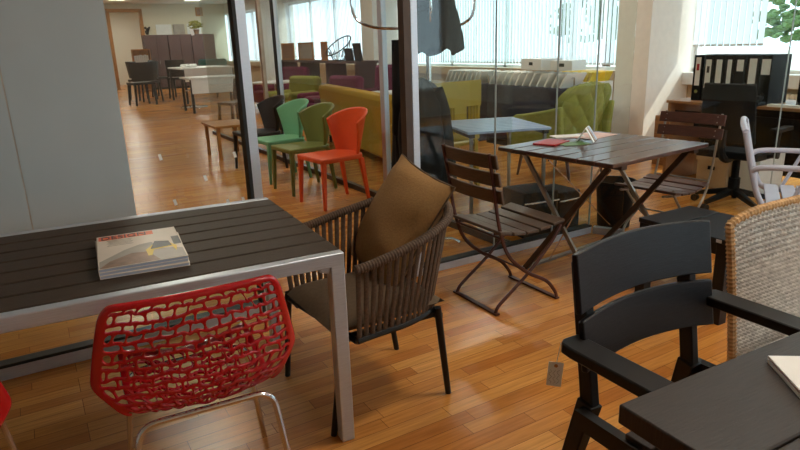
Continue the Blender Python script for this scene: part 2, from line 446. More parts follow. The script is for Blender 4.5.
flat([(-.13,-.19),(-.10,-.13),(-.03,-.07),(.02,-.08),(.05,-.19)], 'cover_shape', M['ink_brown'], tm, .0116)
flat([(.018,-.13),(.015,-.06),(.045,.0),(.1,-.02),(.115,-.06),(.108,-.12),(.1,-.06),(.04,-.07),(.03,-.13)], 'cover_table', M['ink_yellow'], tm, .0119)
flat([(.03,-.06),(.05,.03),(.095,.01),(.1,-.05)], 'cover_chair', M['ink_dark'], tm, .0122)
flat([(.108,-.04),(.108,.06),(.133,.06),(.133,-.04)], 'cover_badge', M['ink_dark'], tm, .0119)
ln = MB()
for k in range(5): ln.box((-.06,.118-.016*k,.0115), (.085-.01*(k%2),.004,.0004))
ln.build('small_print', M['ink_grey'], tm)

# ------------------------------------------------------------------ red perforated chair (faces +y locally)
def shell_point(u, v):
    """u -1..1 across, v 0 top .. 1 front of the seat"""
    K = [(0,.80,-.01,.214,.015),(.08,.775,-.008,.236,.025),(.2,.70,-.005,.255,.045),(.32,.63,0,.271,.06),(.44,.557,0,.286,.075),(.475,.535,0,.289,.08),(.50,.52,.002,.264,.06),(.56,.485,.01,.228,.04),(.64,.45,.035,.195,.03),(.78,.44,.18,.21,.02),(1.0,.45,.45,.21,0)]
    for a, b in zip(K, K[1:]):
        if v <= b[0]+1e-9:
            t = (v-a[0])/(b[0]-a[0]); t2 = t
            z, y, w, c = [a[i]+(b[i]-a[i])*t2 for i in range(1,5)]
            break
    up = .035*max(0, (v-.6)/.4) * u*u
    return Vector((u*w, y + c*(abs(u)**2.2), z + up - .01*(1-abs(u))*(v > .6)))
def red_shell():
    s = MB(); bm = s.bm
    rows, nb = 20, 12
    rnd = random.Random(3)
    V = {}
    def vert(j, k):
        if (j, k) not in V:
            u = -1 + 2*k/(2*nb); v = j/rows
            if 0 < j < rows and 0 < k < 2*nb:
                v += ((1 if (k+j) % 2 else -1)*.22)/rows + rnd.uniform(-.3,.3)/rows
                u += rnd.uniform(-.42,.42)/nb
            u *= .93; v = .035+.93*v
            V[(j,k)] = bm.verts.new(shell_point(u, v))
        return V[(j,k)]
    cells = []
    for j in range(rows):
        ks = list(range(0, 2*nb+1, 2)) if j % 2 == 0 else [0]+list(range(1, 2*nb, 2))+[2*nb]
        for a, b in zip(ks, ks[1:]):
            vs = [vert(j,k) for k in range(a,b+1)] + [vert(j+1,k) for k in range(b,a-1,-1)]
            cells.append(bm.faces.new(vs))
    bm.normal_update()
    r = bmesh.ops.inset_individual(bm, faces=cells, thickness=.0048, use_even_offset=False)
    bmesh.ops.delete(bm, geom=cells, context='FACES')
    # solid rim
    loop = [(0,k) for k in range(2*nb+1)] + [(j,2*nb) for j in range(1,rows+1)] + [(rows,k) for k in range(2*nb-1,-1,-1)] + [(j,0) for j in range(rows-1,0,-1)]
    out = []
    for (j,k) in loop:
        u = -1+2*k/(2*nb); v = j/rows
        cr = 1.0
        if (j in (0,)) and k in (0,2*nb): u *= .93
        out.append(bm.verts.new(shell_point(u*1.0, v)))
    n = len(loop)
    for i in range(n):
        a, b = V[loop[i]], V[loop[(i+1)%n]]
        try: bm.faces.new((a, b, out[(i+1)%n], out[i]))
        except ValueError: pass
    # lip turned back around the rim
    lip = []
    bm.normal_update()
    for i, (j,k) in enumerate(loop):
        u = -1+2*k/(2*nb); v = j/rows
        p = shell_point(u, v)
        q = p + Vector((0,.016,0)) if v < .55 else p + Vector((0,0,-.016))
        lip.append(bm.verts.new(q))
    for i in range(n): bm.faces.new((out[i], out[(i+1)%n], lip[(i+1)%n], lip[i]))
    return s
def red_chair(loc, rz, label):
    t = thing('lattice_chair', label, 'chair', loc, rz, 'red lattice chairs at the left table')
    o = red_shell().build('shell', M['red'], t)
    md = o.modifiers.new('solid', 'SOLIDIFY'); md.thickness = .009; md.offset = 0
    md = o.modifiers.new('subsurf', 'SUBSURF'); md.levels = 1; md.render_levels = 2
    for y0, y1, nm in ((.035,-.03,'rear_leg'), (.38,.44,'front_leg')):
        p = rounded([(-.235,y1,0),(-.19,y0,.424),(.19,y0,.424),(.235,y1,0)], .055, 6)
        MB().tube(p, .0095, 10).build(nm+'_frame', M['chrome'], t)
    return t
rc = red_chair((.305,1.615,0), R(-4), 'red openwork plastic chair with chrome legs pushed up to left table')
dup(rc, (-.45,1.69,0), R(-4), 'red chair at far left edge, mostly cut off by the frame')

# ------------------------------------------------------------------ rope armchair (faces -x in the room)
ra = thing('rope_armchair', 'brown rope tub armchair with black legs beside the left table', 'armchair', (1.09,2.12,0), 0)
top = spline([(-.195,-.285,.662),(-.10,-.285,.675),(.08,-.28,.715),(.235,-.225,.755),(.325,-.1,.775),(.345,.01,.78),(.325,.12,.775),(.25,.25,.755),(.08,.3,.715),(-.12,.305,.675),(-.27,.305,.655)], 8)
def low(i):
    t = i/(len(top)-1)
    p = top[i]
    return Vector((-.25+(p.x+.27)*.82, p.y*.9, .375+.02*math.sin(PI*t)))
lowp = [low(i) for i in range(len(top))]
MB().tube(top, .017, 10).build('top_rail', M['rope'], ra)
MB().tube(lowp, .013, 8).build('lower_ring', M['black_metal'], ra)
rp = MB()
n = len(top)
L_ = [0]
for a, b in zip(top, top[1:]): L_.append(L_[-1]+(b-a).length)
NR = 46
for k in range(NR):
    d = L_[-1]*(k+.3)/NR
    i = max(j for j in range(n) if L_[j] <= d+1e-9); i = min(i, n-2)
    t = (d-L_[i])/(L_[i+1]-L_[i])
    p = top[i].lerp(top[i+1], t); q = lowp[i].lerp(lowp[i+1], t)
    tan = (top[i+1]-top[i]).normalized()
    mid = p.lerp(q,.5)
    rp.tube([p+Vector((0,0,.012)), p.lerp(q,.3), mid, p.lerp(q,.75), q-Vector((0,0,.012))],   .0105, 8, flat=.35, ref=tan)
rp.build('rope_weave', M['rope'], ra)
wr = MB()
for k in range(130):
    d = L_[-1]*(k+.5)/130
    i = min(max(j for j in range(n) if L_[j] <= d+1e-9), n-2); t = (d-L_[i])/(L_[i+1]-L_[i])
    p = top[i].lerp(top[i+1], t); tan = (top[i+1]-top[i]).normalized()
    wr.tube([p-tan*.0045, p, p+tan*.0045], [.0175,.0192,.0175], 10)
wr.build('rail_wrapping', M['rope'], ra)
fr = MB()
fr.tube([lowp[0], lowp[-1]], .013, 8).bar((-.25,-.2,.37), (.2,-.2,.37), .02,.03).bar((-.25,.2,.37), (.2,.2,.37), .02,.03).bar((.2,-.22,.36),(.2,.22,.36), .02,.03)
fr.build('seat_frame', M['black_metal'], ra)
for a, b in (((-.23,-.225,.66),(-.295,-.225,0)), ((-.25,.275,.66),(-.28,.295,0)), ((.19,-.22,.39),(.235,-.225,0)), ((.19,.22,.39),(.255,.235,0))):
    a = (a[0], a[1], .40)
    MB().tube([a, b], [.0155,.0125], 10).build('leg', M['black_metal'], ra)
def pillow_grid(w, d, h, p=2.6):
    def fn(u, v):
        return None
    s = MB(); N = 16
    for sg in (1,-1):
        def f(u, v, sg=sg):
            x, y = 2*u-1, 2*v-1
            k = ((1-abs(x)**p)*(1-abs(y)**p))
            pinch = 1-.05*(1-abs(y)**2)*abs(x)**3 if True else 1
            return (x*w/2*(1-.06*(1-y*y)), y*d/2*(1-.06*(1-x*x)), sg*h/2*max(k,0)**.55)
        s.grid(f, N, N)
    bmesh.ops.remove_doubles(s.bm, verts=s.bm.verts[:], dist=.0008)
    return s
sc = MB()
def seatc(u, v, sg):
    x, y = 2*u-1, 2*v-1
    return (-.03+x*.25, .005+y*.235, .425+sg*.04*max((1-abs(x)**6)*(1-abs(y)**6),0)**.5)
for sg in (1,-1): sc.grid(lambda u, v, sg=sg: seatc(u,v,sg), 14, 14)
bmesh.ops.remove_doubles(sc.bm, verts=sc.bm.verts[:], dist=.0008)
tag(sc.build('seat_cushion', M['cushion'], ra), 'dark brown seat pad')
pw = thing('pillow', 'large tan square pillow standing in the brown rope armchair', 'pillow', (1.26,2.2,.46))
pl = pillow_grid(.52, .46, .17)
# crumple
for v in pl.bm.verts:
    v.co.z += .010*noise.noise(v.co*9) * (1 if v.co.z > 0 else -1)
py_ = Vector((.03,.45,.07)).normalized(); px_ = Vector((.25,.05,.43)); px_ = (px_-py_*px_.dot(py_)).normalized(); pz_ = px_.cross(py_)
mm = Matrix.Translation((.04,.03,.215)) @ Matrix((px_,py_,pz_)).transposed().to_4x4()
pl.move(mm).build('cover', M['tan'], pw)
ed = []
for a, b in (((-1,-1),(1,-1)),((1,-1),(1,1)),((1,1),(-1,1)),((-1,1),(-1,-1))):
    for k in range(10):
        t = k/10; x = a[0]+(b[0]-a[0])*t; y = a[1]+(b[1]-a[1])*t
        ed.append(mm @ Vector((x*.26*(1-.06*(1-y*y)), y*.23*(1-.06*(1-x*x)), 0)))
MB().tube(ed, .004, 6, closed=True).build('piping', M['cushion'], pw)

# ------------------------------------------------------------------ folding bistro chairs (face +x locally)
def bistro_chair(loc, rz, label, slatm, framem, nback, rivets, sx=0, sz=0):
    t = thing('folding_chair', label, 'chair', loc, rz)
    W = .2
    for s in (-1,1):
        y = s*W
        A = spline([(-.285,y,.885),(-.25,y,.70),(-.215,y,.50),(-.15,y,.33),(-.02,y,.21),(.12,y,.13),(.19,y,.05),(.205,y,.008)], 5)
        MB().tube(A, .0105, 8, flat=.7).build('back_leg', framem, t)
        y2 = s*(W-.022)
        B = spline([(.235,y2,.43),(.17,y2,.34),(.02,y2,.20),(-.12,y2,.10),(-.195,y2,.045),(-.215,y2,.008)], 5)
        MB().tube(B, .0105, 8, flat=.7).build('seat_leg', framem, t)
    MB().bar((.205,-W-.01,.008),(.205,W+.01,.008), .01,.026).build('floor_bar', framem, t)
    MB().bar((-.215,-W,.008),(-.215,W,.008), .01,.026).build('floor_bar', framem, t)
    MB().tube([(.0,-W,.205),(.0,W,.205)], .006, 8).build('pivot_rod', framem, t)
    for s in (-1,1):
        sr = MB(); sr.tube(spline([(.245+sx,s*.155,.445+sz),(.1+sx,s*.155,.425+sz),(-.05+sx,s*.155,.42+sz),(-.21,s*.155,.45+sz)], 5), .009, 6)
        sr.build('seat_rail', framem, t)
    MB().tube([(-.2,-W,.43),(-.2,W,.43)], .006, 8).build('cross_rod', framem, t)
    xs = [-.185,-.095,-.005,.085,.178]; zs = [.462,.445,.440,.446,.462]; rt = [-10,-6,0,5,10]
    for x, z, r in zip(xs, zs, rt):
        r = -r
        MB().box((x+sx,0,z+sz), (.080,.45,.017), (0,R(r),0)).build('seat_slat', slatm, t, bevel=.004)
    for k in range(nback):
        z = .845-.092*k; x = -.268 + .019*k
        b = MB()
        def fn(u, v, z=z, x=x):
            y = (2*u-1)*.235; zz = (v-.5)*.072
            return (x + .014 - .022*(1-(2*u-1)**2) - .2*zz, y, z+zz)
        b.grid(fn, 10, 2, .015).build('back_slat', slatm, t, bevel=.003)
    if rivets:
        for k in range(nback):
            for s in (-1,1):
                for dz in (-.018,.018):
                    z = .845-.092*k+dz; x = -.268+.019*k - .2*dz
                    MB().ball((x+.012,s*.185,z), .006, 1).build('rivet', M['chrome'], t)
    return t
bistro_chair((2.20,2.56,0), R(-1), 'brown slatted folding chair with rust coloured frame facing the bistro table', M['teak'], M['rust'], 3, False)
bistro_chair((3.77,2.70,0), R(187), 'dark walnut folding chair with two riveted back slats and steel frame', M['walnut'], M['steel'], 2, True, .07, -.045)

# ------------------------------------------------------------------ bistro table
bt = thing('bistro_table', 'dark slatted folding bistro table tucked into the corner of front glass wall', 'table', (3.01,2.62,0), R(5.5))
for k in range(7):
    y = -.42+.84*(k+.5)/7
    MB().box((-.01,y,.768), (.955,.112,.024)).build('top_slat', M['walnut_top'], bt, bevel=.004)
for x in (-.36,.36): MB().box((x,0,.742), (.05,.80,.026)).build('top_batten', M['brown_metal'], bt, bevel=.003)
for x in (-.40,.40):
    MB().bar((x,-.33,.735), (x-.015,.24,.0), .022,.032, (1,0,0)).build('brown_leg', M['brown_metal'], bt)
    MB().bar((x+.03,.30,.735), (x+.03,-.27,.0), .018,.026, (1,0,0)).build('steel_leg', M['steel'], bt)
MB().bar((-.44,.24,.012),(.42,.24,.012), .016,.03).build('floor_bar', M['steel'], bt)
MB().bar((-.40,-.27,.012),(.46,-.27,.012), .016,.03).build('floor_bar', M['steel'], bt)
MB().tube([(-.38,.1,.72),(.36,.16,.16)], .005, 6).build('brace_rod', M['chrome'], bt)
MB().tube([(-.2,-.16,.73),(-.22,.2,.03)], .005, 6).build('brace_rod', M['chrome'], bt)
TZ = .781
def rel(x, y): return e2(R(5.5), x, y, (3.01,2.62))
def paper(label, x, y, rz, w, d, m, name='leaflet', z=0.0, h=.003):
    p = rel(x, y)
    return tag(MB().box((0,0,h/2), (w,d,h)).build(name, m, loc=(p[0],p[1],TZ+z), rot=(0,0,rz)), label, 'leaflet')
paper('red brochure at the left of the papers on the bistro table', -.16, .27, R(20), .21, .15, M['ink_red'], h=.008)
paper('green leaflet lying before the white tent card', -.10, .15, R(-15), .18, .12, M['ink_green'])
paper('pale pink sheet right of the tent card on the bistro table', .25, .27, R(10), .3, .2, M['ink_pink'])
paper('white folded flyer at the rear of the bistro table', .12, .37, R(-20), .21, .1, M['paper'], h=.006)
p = rel(.06,.17)
tc = thing('tent_card', 'white tent card with brown stripe standing on bistro table', 'card', (p[0],p[1],TZ), R(35))
for s, m_ in ((-1, M['paper']), (1, M['paper'])):
    MB().bar((0,s*.055,0),(0,s*.002,.085), .15,.003, (1,0,0)).build('panel', m_, tc)
MB().bar((-.012,-.0575,.002),(-.012,-.0045,.085), .03,.003, (1,0,0)).build('brown_stripe', M['ink_brown'], tc)
MB().bar((.05,-.0575,.002),(.05,-.0045,.085), .05,.003, (1,0,0)).build('grey_stripe', M['page_blue'], tc)

# ------------------------------------------------------------------ black armchair, wicker chair, dark table at right front
bc = thing('slat_armchair', 'black wooden armchair with two wide curved back slats at the front table', 'armchair', (1.40,.80,0), R(-1))
def slat(z0, z1, x0, x1, yb, rake):
    def fn(u, v):
        x = x0+(x1-x0)*u; z = z0+(z1-z0)*v
        s = (2*u-1)
        return (x, yb + .035*(1-s*s) + rake*(z-.45), z + .012*(1-s*s))
    return MB().grid(fn, 18, 2, .018)
slat(.732,.89,-.268,.27,.175,.16).build('back_slat', M['dark_wood_x'], bc, bevel=.004)
slat(.575,.713,-.262,.268,.175,.16).build('back_slat', M['dark_wood_x'], bc, bevel=.004)
for s in (-1,1):
    l = MB()
    l.bar((s*.212,.285,.85),(s*.212,.225,.45), .03,.045, (1,0,0)).bar((s*.212,.225,.46),(s*.24,.33,0), .045,.055, (1,0,0), .035,.04)
    l.build('rear_leg', M['black_wood'], bc, bevel=.004)
    MB().bar((s*.285,-.22,.63),(s*.285,-.24,0), .045,.045, (1,0,0)).build('front_leg', M['black_wood'], bc, bevel=.004)
    a = MB()
    pts = [(s*.30,.25),(s*.245,.25),(s*.245,-.28),(s*.325,-.28),(s*.325,.20),(s*.32,.235)]
    a.prism(pts if s > 0 else pts[::-1], .635, .665)
    a.build('armrest', M['black_wood'], bc, bevel=.005)
f = MB().box((0,.05,.425), (.5,.03,.05)).box((0,-.31,.425), (.5,.03,.05)).box((.25,-.06,.425), (.03,.58,.05)).box((-.25,-.06,.425), (.03,.58,.05))
f.build('seat_frame', M['black_wood'], bc)
for k in range(5): MB().box((0,.03-.085*k,.458), (.51,.078,.018)).build('seat_slat', M['dark_wood'], bc, bevel=.003)
pt = thing('price_tag', 'small white price tag hanging from the left arm of the black armchair', 'tag', (1.078,1.052,.525), R(-42))
MB().box((0,0,.045), (.038,.0016,.07), (0,R(4),0)).build('card', M['paper'], pt)
MB().cyl((.002,-.0015,.07),(.002,.0015,.07), .005).build('eyelet', M['frame_wood'], pt)
MB().tube([(.002,0,.072),(.006,-.003,.10),(.012,-.004,.138)], .0012, 5).build('string', M['paper'], pt)
hw = MB()
for k in range(3): hw.tube([(-.012+.01*k+.004*math.sin(j*1.9+k), -.0017, .058-.005*j) for j in range(9)], .0006, 4)
hw.build('handwriting', M['ink_grey'], pt)

wk = thing('wicker_chair', 'white and tan wicker chair at right edge beside the black armchair', 'chair', (2.185,.865,0), R(-2))
def wk_back(u, v):      # outline of the backrest: slightly rounded top, u across, v up
    x = (2*u-1)*(.225+.075*v); z = .02+.80*v
    z += (.03*(1-(2*u-1)**4))*max(0,(v-.8)/.2)
    return Vector((x, .19 + .045*v*v, z))
core = MB().grid(lambda u,v: wk_back(u,v)+Vector((0,.014,0)), 12, 16, -.012)
core.build('inner_panel', mat('wicker_core', (120,92,62), .8), wk)
hz = MB(); NZ, NXW = 50, 28
for j in range(NZ):
    v = (j+.5)/NZ
    pts = []
    for k in range(NXW*2+1):
        u = k/(NXW*2)
        off = .007*math.sin(PI*k + (PI if j % 2 else 0) + PI/2)
        p = wk_back(u, v); pts.append(p+Vector((0,-.004+off,0)))
    hz.tube(pts, .0068, 5)
hz.build('weave', M['wicker'], wk)
vt = MB()
for k in range(NXW+1): vt.tube([wk_back(k/NXW, j/12)+Vector((0,-.004,0)) for j in range(13)], .0045, 5)
vt.build('stakes', M['wicker'], wk)
rim = MB()
loop = [wk_back(0,j/14) for j in range(15)]+[wk_back(k/12,1) for k in range(1,13)]+[wk_back(1,1-j/14) for j in range(1,15)]
rim.tube(loop, .013, 8)
acc = 0
for a, b in zip(loop, loop[1:]):
    d = (b-a).normalized(); nseg = max(1,int((b-a).length/.014))
    for q in range(nseg):
        c_ = a.lerp(b,(q+.5)/nseg); rim.tube([c_-d*.006, c_, c_+d*.006], [.0125,.0165,.0125], 8)
tag(rim.build('braided_edge', M['wicker_tan'], wk), 'tan braided edge')
st = MB().box((0,-.07,.19), (.44,.42,.36)).build('seat_box', M['wicker_tan'], wk, bevel=.03)
MB().box((0,-.07,.375), (.46,.44,.035)).build('seat', M['wicker'], wk, bevel=.012)

ft = thing('dining_table', 'dark brown plank table in the right foreground corner', 'table', (.88,.69,0), R(-2.5))
for k, (y0, y1) in enumerate(((-.228,0), (-.460,-.232), (-.692,-.464), (-.924,-.696))):
    MB().span((0,y0,.70), (1.9,y1,.742)).build('plank', M['dark_wood'], ft, bevel=.004)
ap = MB().span((.06,-.30,.62), (1.84,-.275,.70)).span((.06,-.87,.62), (1.84,-.845,.70)).span((.06,-.87,.62),(.085,-.275,.70)).span((1.815,-.87,.62),(1.84,-.275,.70))
ap.build('apron', M['black_wood'], ft)
for x in (.09,1.81):
    for y in (-.31,-.834): MB().box((x,y,.35), (.07,.07,.70)).build('leg', M['black_wood'], ft, bevel=.004)
fm = thing('magazine', 'white booklet with dark red inside lying on the dark front table', 'magazine', (1.30,.50,.743), R(-38))
MB().box((0,0,.004), (.21,.15,.008)).build('pages', M['paper'], fm)
MB().box((0,0,.0105), (.206,.146,.004)).build('red_leaves', M['ink_red'], fm)
MB().box((.002,0,.0145), (.212,.152,.0035), (0,R(-1),0)).build('cover', M['paper'], fm)

sl = thing('side_table', 'low black table of two boards between wicker chair and bistro table', 'table', (3.03,1.90,0), R(-1))
MB().span((-.22,.075,.425), (.22,.265,.45)).build('board', M['dark_wood_x'], sl, bevel=.003)
MB().span((-.22,-.265,.425), (.22,.067,.45)).build('board', M['dark_wood_x'], sl, bevel=.003)
for x in (-.185,.185):
    for y in (-.23,.23): MB().box((x,y,.212), (.06,.06,.424)).build('leg', M['black_wood'], sl, bevel=.003)
a = MB()
for x in (-.185,.185): a.box((x,0,.39), (.03,.4,.06))
for y in (-.23,.23): a.box((0,y,.39), (.31,.03,.06))
a.build('apron', M['black_wood'], sl)
MB().box((-.221,-.215,.438), (.003,.028,.016)).build('maker_plate', M['alu'], sl)

# ------------------------------------------------------------------ pale grey armchair at right (faces +x locally)
wa = thing('slat_armchair', 'pale grey tubular garden armchair cut by the right edge', 'armchair', (3.985,1.93,0), R(-59))
W = .29
for s in (-1,1):
    fr = spline([(-.33,s*W,.86),(-.27,s*W,.62),(-.22,s*W,.47),(-.16,s*W,.415),(0,s*W,.41),(.2,s*W,.42),(.25,s*W,.42)], 5)
    MB().tube(fr, .017, 10).build('side_frame', M['grey_alu'], wa)
    arm = spline([(-.275,s*W,.63),(-.22,s*(W+.02),.66),(.0,s*(W+.03),.665),(.2,s*(W+.02),.655),(.26,s*(W+.01),.60),(.255,s*W,.45)], 5)
    MB().tube(arm, .017, 10).tube([(.02,s*(W+.028),.66),(-.08,s*W,.42)], .011, 8).build('armrest', M['grey_alu'], wa)
    MB().tube([(.25,s*W,.43),(.29,s*W,0)], .016, 8).build('front_leg', M['grey_alu'], wa)
    MB().tube([(-.10,s*W,.42),(-.3,s*W,0)], .016, 8).build('rear_leg', M['grey_alu'], wa)
for k in range(5): MB().box((-.14+.092*k,0,.437), (.08,2*W-.02,.016)).build('seat_slat', M['grey_alu'], wa, bevel=.003)
for k in range(4):
    z = .55+.085*k; MB().box((-.255-.0225*k+.012,0,z), (.016,2*W-.02,.072), (0,R(-15),0)).build('back_slat', M['grey_alu'], wa, bevel=.003)
MB().tube(spline([(-.33,-W,.86),(-.345,-.15,.885),(-.345,.15,.885),(-.33,W,.86)],5), .017, 10).build('top_rail', M['grey_alu'], wa)

# ------------------------------------------------------------------ office corner at right
oc = thing('office_chair', 'black swivel office chair in front of the binder desk', 'chair', (5.0,2.94,0), R(8))
for k in range(5):
    a = 2*PI*k/5+.35; cx, sx = math.cos(a), math.sin(a)
    MB().bar((.03*cx,.03*sx,.135),(.31*cx,.31*sx,.075), .05,.05,None,.035,.025).build('base_arm', M['office_black'], oc, bevel=.004)
    MB().cyl((.31*cx-.02*sx,.31*sx+.02*cx,.03),(.31*cx+.02*sx,.31*sx-.02*cx,.03), .03).build('castor', M['office_black'], oc)
MB().cyl((0,0,.1),(0,0,.25), .045).cyl((0,0,.2),(0,0,.44), .03).build('column', M['office_black'], oc)
MB().grid(lambda u,v: (-.22+.46*u, -.24+.48*v, .49-.03*(2*u-1)**2*(1 if u > .5 else -.3)), 8, 8, .06).build('seat', M['office_black'], oc, bevel=.01)
MB().grid(lambda u,v: (-.26-.05*v+.05*(2*u-1)**2, (-.21+.42*u)*(1-.12*v), .58+.46*v), 10, 10, .035).build('backrest', M['office_black'], oc, bevel=.008)
MB().tube(spline([(0,0,.44),(-.2,0,.43),(-.3,0,.5),(-.3,0,.68)],6), .03, 8).build('back_bracket', M['office_black'], oc)
for s in (-1,1):
    MB().tube([(-.02,s*.22,.45),(-.02,s*.29,.47),(-.02,s*.30,.66)], .018, 8).box((.02,s*.30,.675), (.28,.07,.03)).build('armrest', M['office_black'], oc, bevel=.006)

dk = thing('desk', 'long wooden desk by the right window carrying a row of black binders', 'desk', (5.75,2.6,0))
MB().span((-.35,-1.9,.775), (.35,1.35,.80)).build('worktop', M['desk_wood'], dk, bevel=.003)
MB().span((-.33,1.31,0), (.33,1.34,.775)).build('end_panel', M['desk_wood'], dk)
MB().span((-.33,-1.88,0), (.33,-1.85,.775)).build('end_panel', M['desk_wood'], dk)
MB().span((.28,.30,.1), (.30,1.31,.72)).build('dark_panel', M['office_black'], dk)  # black sheet added to darken the space under the desk
MB().span((-.26,-1.85,.66), (-.24,1.31,.70)).build('cable_tray', M['office_black'], dk)
bx = [3.74,3.635,3.53,3.43,3.33,3.215,3.10]
spine = [(.05,.26,.27),(.055,.26,.25),(.055,.22,.27),(.04,.22,.27),(.06,.10,.33),(.065,.28,.25),(.075,.13,.32)]
blab = ['leftmost black binder on the desk, white spine label with red print','second black binder from the left with long white spine label','third black binder from the left with slim white label','fourth black binder from left with the slimmest label','fifth black binder with a short square label near its top','sixth black binder from left with the longest white label','rightmost black binder with wide short label on the desk']
for k, y in enumerate(bx):
    b = thing('ring_binder', blab[k], 'binder', (5.56,y,.80), 0, 'black ring binders on the desk')
    MB().span((-.02,-.047,0), (.28,.047,.42)).build('case', M['office_black'], b, bevel=.004)
    w, hh, zc = spine[k]
    MB().box((-.0215,0,zc), (.002,w,hh)).build('spine_label', M['paper'], b)
    MB().lathe([(.014,0),(.018,0),(.018,.003),(.014,.003)], 16).build('finger_ring', M['chrome'], b, loc=(-.02,0,.085), rot=(0,R(-90),0))
    if k in (0,1):
        MB().box((-.0228,0,zc+.04), (.0008,.026,.06)).build('label_print', M['ink_red'] if k == 0 else M['ink_dark'], b)
tag(MB().span((5.43,2.72,.80), (5.50,2.99,.82)).build('paper_stack', M['paper']), 'yellowish stack of papers on the desk right of the binders', 'papers')
tag(MB().box((5.50,2.25,.80+.006), (.22,.3,.012), (0,0,R(12))).build('folder', M['ink_red']), 'dark red folder lying on desk at far right', 'folder')
lt2 = thing('letter_tray', 'black letter tray stack filled with files on desk, right of the binders', 'tray', (5.66,2.62,.80))
fq = MB()
for y in (-.17,.17): fq.box((0,y,.18), (.3,.012,.36))
fq.box((.145,0,.18), (.01,.34,.36))
fq.build('case', M['office_black'], lt2)
for k in range(4): MB().box((0,0,.02+.09*k), (.3,.33,.006)).build('shelf', M['office_black'], lt2)
MB().box((-.01,0,.06), (.26,.28,.06)).box((-.01,0,.145), (.26,.28,.05)).build('files', M['navy'], lt2)
tag(MB().span((5.65,2.0,.812), (5.9,2.40,.86)).build('folder', M['navy']), 'navy box file lying on desk at far right behind red folder', 'folder')
ph = thing('desk_telephone', 'black desk telephone standing before the rightmost binder', 'telephone', (5.44,3.13,.802))
MB().bar((-.06,0,.0),(.03,0,.07), .02,.17).span((-.06,-.09,0),(.06,.09,.03)).build('base', M['office_black'], ph, bevel=.006)
MB().bar((-.05,-.1,.07),(-.05,.1,.07), .035,.045).build('handset', M['office_black'], ph, bevel=.008)
# archive box etc
ab = thing('storage_box', 'tan cardboard storage box with black handle hole under the desk', 'box', (5.62,3.46,0), R(0))
MB().span((-.13,-.155,0), (.3,.155,.29)).build('body', M['card'], ab, bevel=.004)
MB().span((-.14,-.165,.25), (.31,.165,.32)).build('lid', M['card'], ab, bevel=.004)
MB().box((-.1415,0,.19), (.003,.07,.035)).build('handle_hole', M['office_black'], ab)
tag(MB().span((5.5,3.02,0), (5.9,3.24,.36)).build('storage_box', M['white_pl'], bevel=.004), 'plain white box beside the tan storage box', 'box')
dr = thing('drawer_unit', 'brown wooden drawer unit left of the tan storage box', 'drawers', (6.25,4.35,0))
MB().span((-.2,-.2,0), (.3,.2,.55)).build('body', M['desk_wood'], dr, bevel=.003)
for k in range(3): 
    d_ = MB().span((-.215,-.185,.03+.175*k), (-.2,.185,.19+.175*k)).build('drawer', M['desk_wood'], dr, bevel=.002)
    MB().box((-.222,0,.15+.175*k), (.012,.1,.012)).build('handle', M['steel'], d_)
def radiator(y0, y1, z0, z1, label):
    t = thing('radiator', label, 'radiator', (FX-.1,(y0+y1)/2,z0))
    L = y1-y0; b = MB(); n = int(L/.06)
    for k in range(n): b.box((0,-L/2+.06*(k+.5),(z1-z0)/2), (.06,.042,z1-z0))
    b.build('fins', M['radiator'], t, bevel=.006)
    MB().box((0,0,.03), (.04,L,.03)).box((0,0,z1-z0-.03), (.04,L,.03)).build('pipes', M['radiator'], t)
    f = MB()
    for y in (-L/2+.1,L/2-.1): f.box((0,y,-z0/2), (.04,.03,z0))
    f.build('feet', M['radiator'], t)
radiator(2.6, 5.0, .15, .7, 'cream ribbed radiator below the right window behind desk')
radiator(7.2, 12.2, .12, .62, 'cream ribbed radiator below the blinds behind the sample racks')
so = thing('wall_socket', 'small white socket low on the wall beside the pillar', 'socket', (FX-.006,6.5,.12))
MB().box((0,0,.04), (.012,.08,.08)).build('plate', M['white_pl'], so, bevel=.003)
MB().cyl((-.0062,0,.04),(-.009,0,.04), .025).build('insert', M['ink_grey'], so)
tag(MB().tube(spline([(FX-.02,6.65,.05),(FX-.06,6.72,.25),(FX-.05,6.85,.32),(FX-.03,6.95,.2),(FX-.06,6.9,.01)],8), .008, 6).build('power_cable', M['office_black']), 'black cable looping down the wall near the socket', 'cable')
for k, y in enumerate((6.9,6.75,6.5,6.38)):
    q = tag(MB().box((FX-.142,y,SILL-.06), (.006,.06,.07)).build('duct_socket', M['brown_alu'], bevel=.002), 'dark socket insert in the beige cable duct near pillar', 'socket', 'duct sockets by the pillar')

# ------------------------------------------------------------------ coloured woven chairs in the passage (face -x)
def tub_chair(loc, rz, label, m, group='woven chairs along the side glass'):
    t = thing('woven_chair', label, 'chair', loc, rz, group)
    b = MB()
    def fn(u, v):
        q = 2*u-1
        a = q*R(84)*(.66+.34*v)
        r = .205+.045*v
        zt = .845 - .10*abs(q)**2.2
        return (.05 + .05*v + r*math.cos(a), r*1.04*math.sin(a), .44+(zt-.44)*v)
    b.grid(fn, 28, 10, .016); b.build('backrest', m, t, bevel=.003)
    rim = [Vector(fn(0,.05+.95*i/10)) for i in range(10)]+[Vector(fn(i/24,1)) for i in range(25)]+[Vector(fn(1,1-.95*i/10)) for i in range(1,11)]
    MB().tube(rim, .013, 8).build('top_rim', m, t)
    MB().prism([(-.24,-.235),(.20,-.205),(.25,-.12),(.25,.12),(.20,.205),(-.24,.235)], .415, .46).build('seat', m, t, bevel=.012)
    for sx, sy in ((-1,-1),(-1,1),(1,-1),(1,1)):
        x0, y0 = (-.215 if sx < 0 else .20), sy*(.21 if sx < 0 else .18)
        MB().bar((x0,y0,.42),(x0+(.02 if sx < 0 else .06)*sx,y0+sy*.012,0), .042,.042,(1,0,0),.026,.026).build('leg', m, t, bevel=.004)
    return t
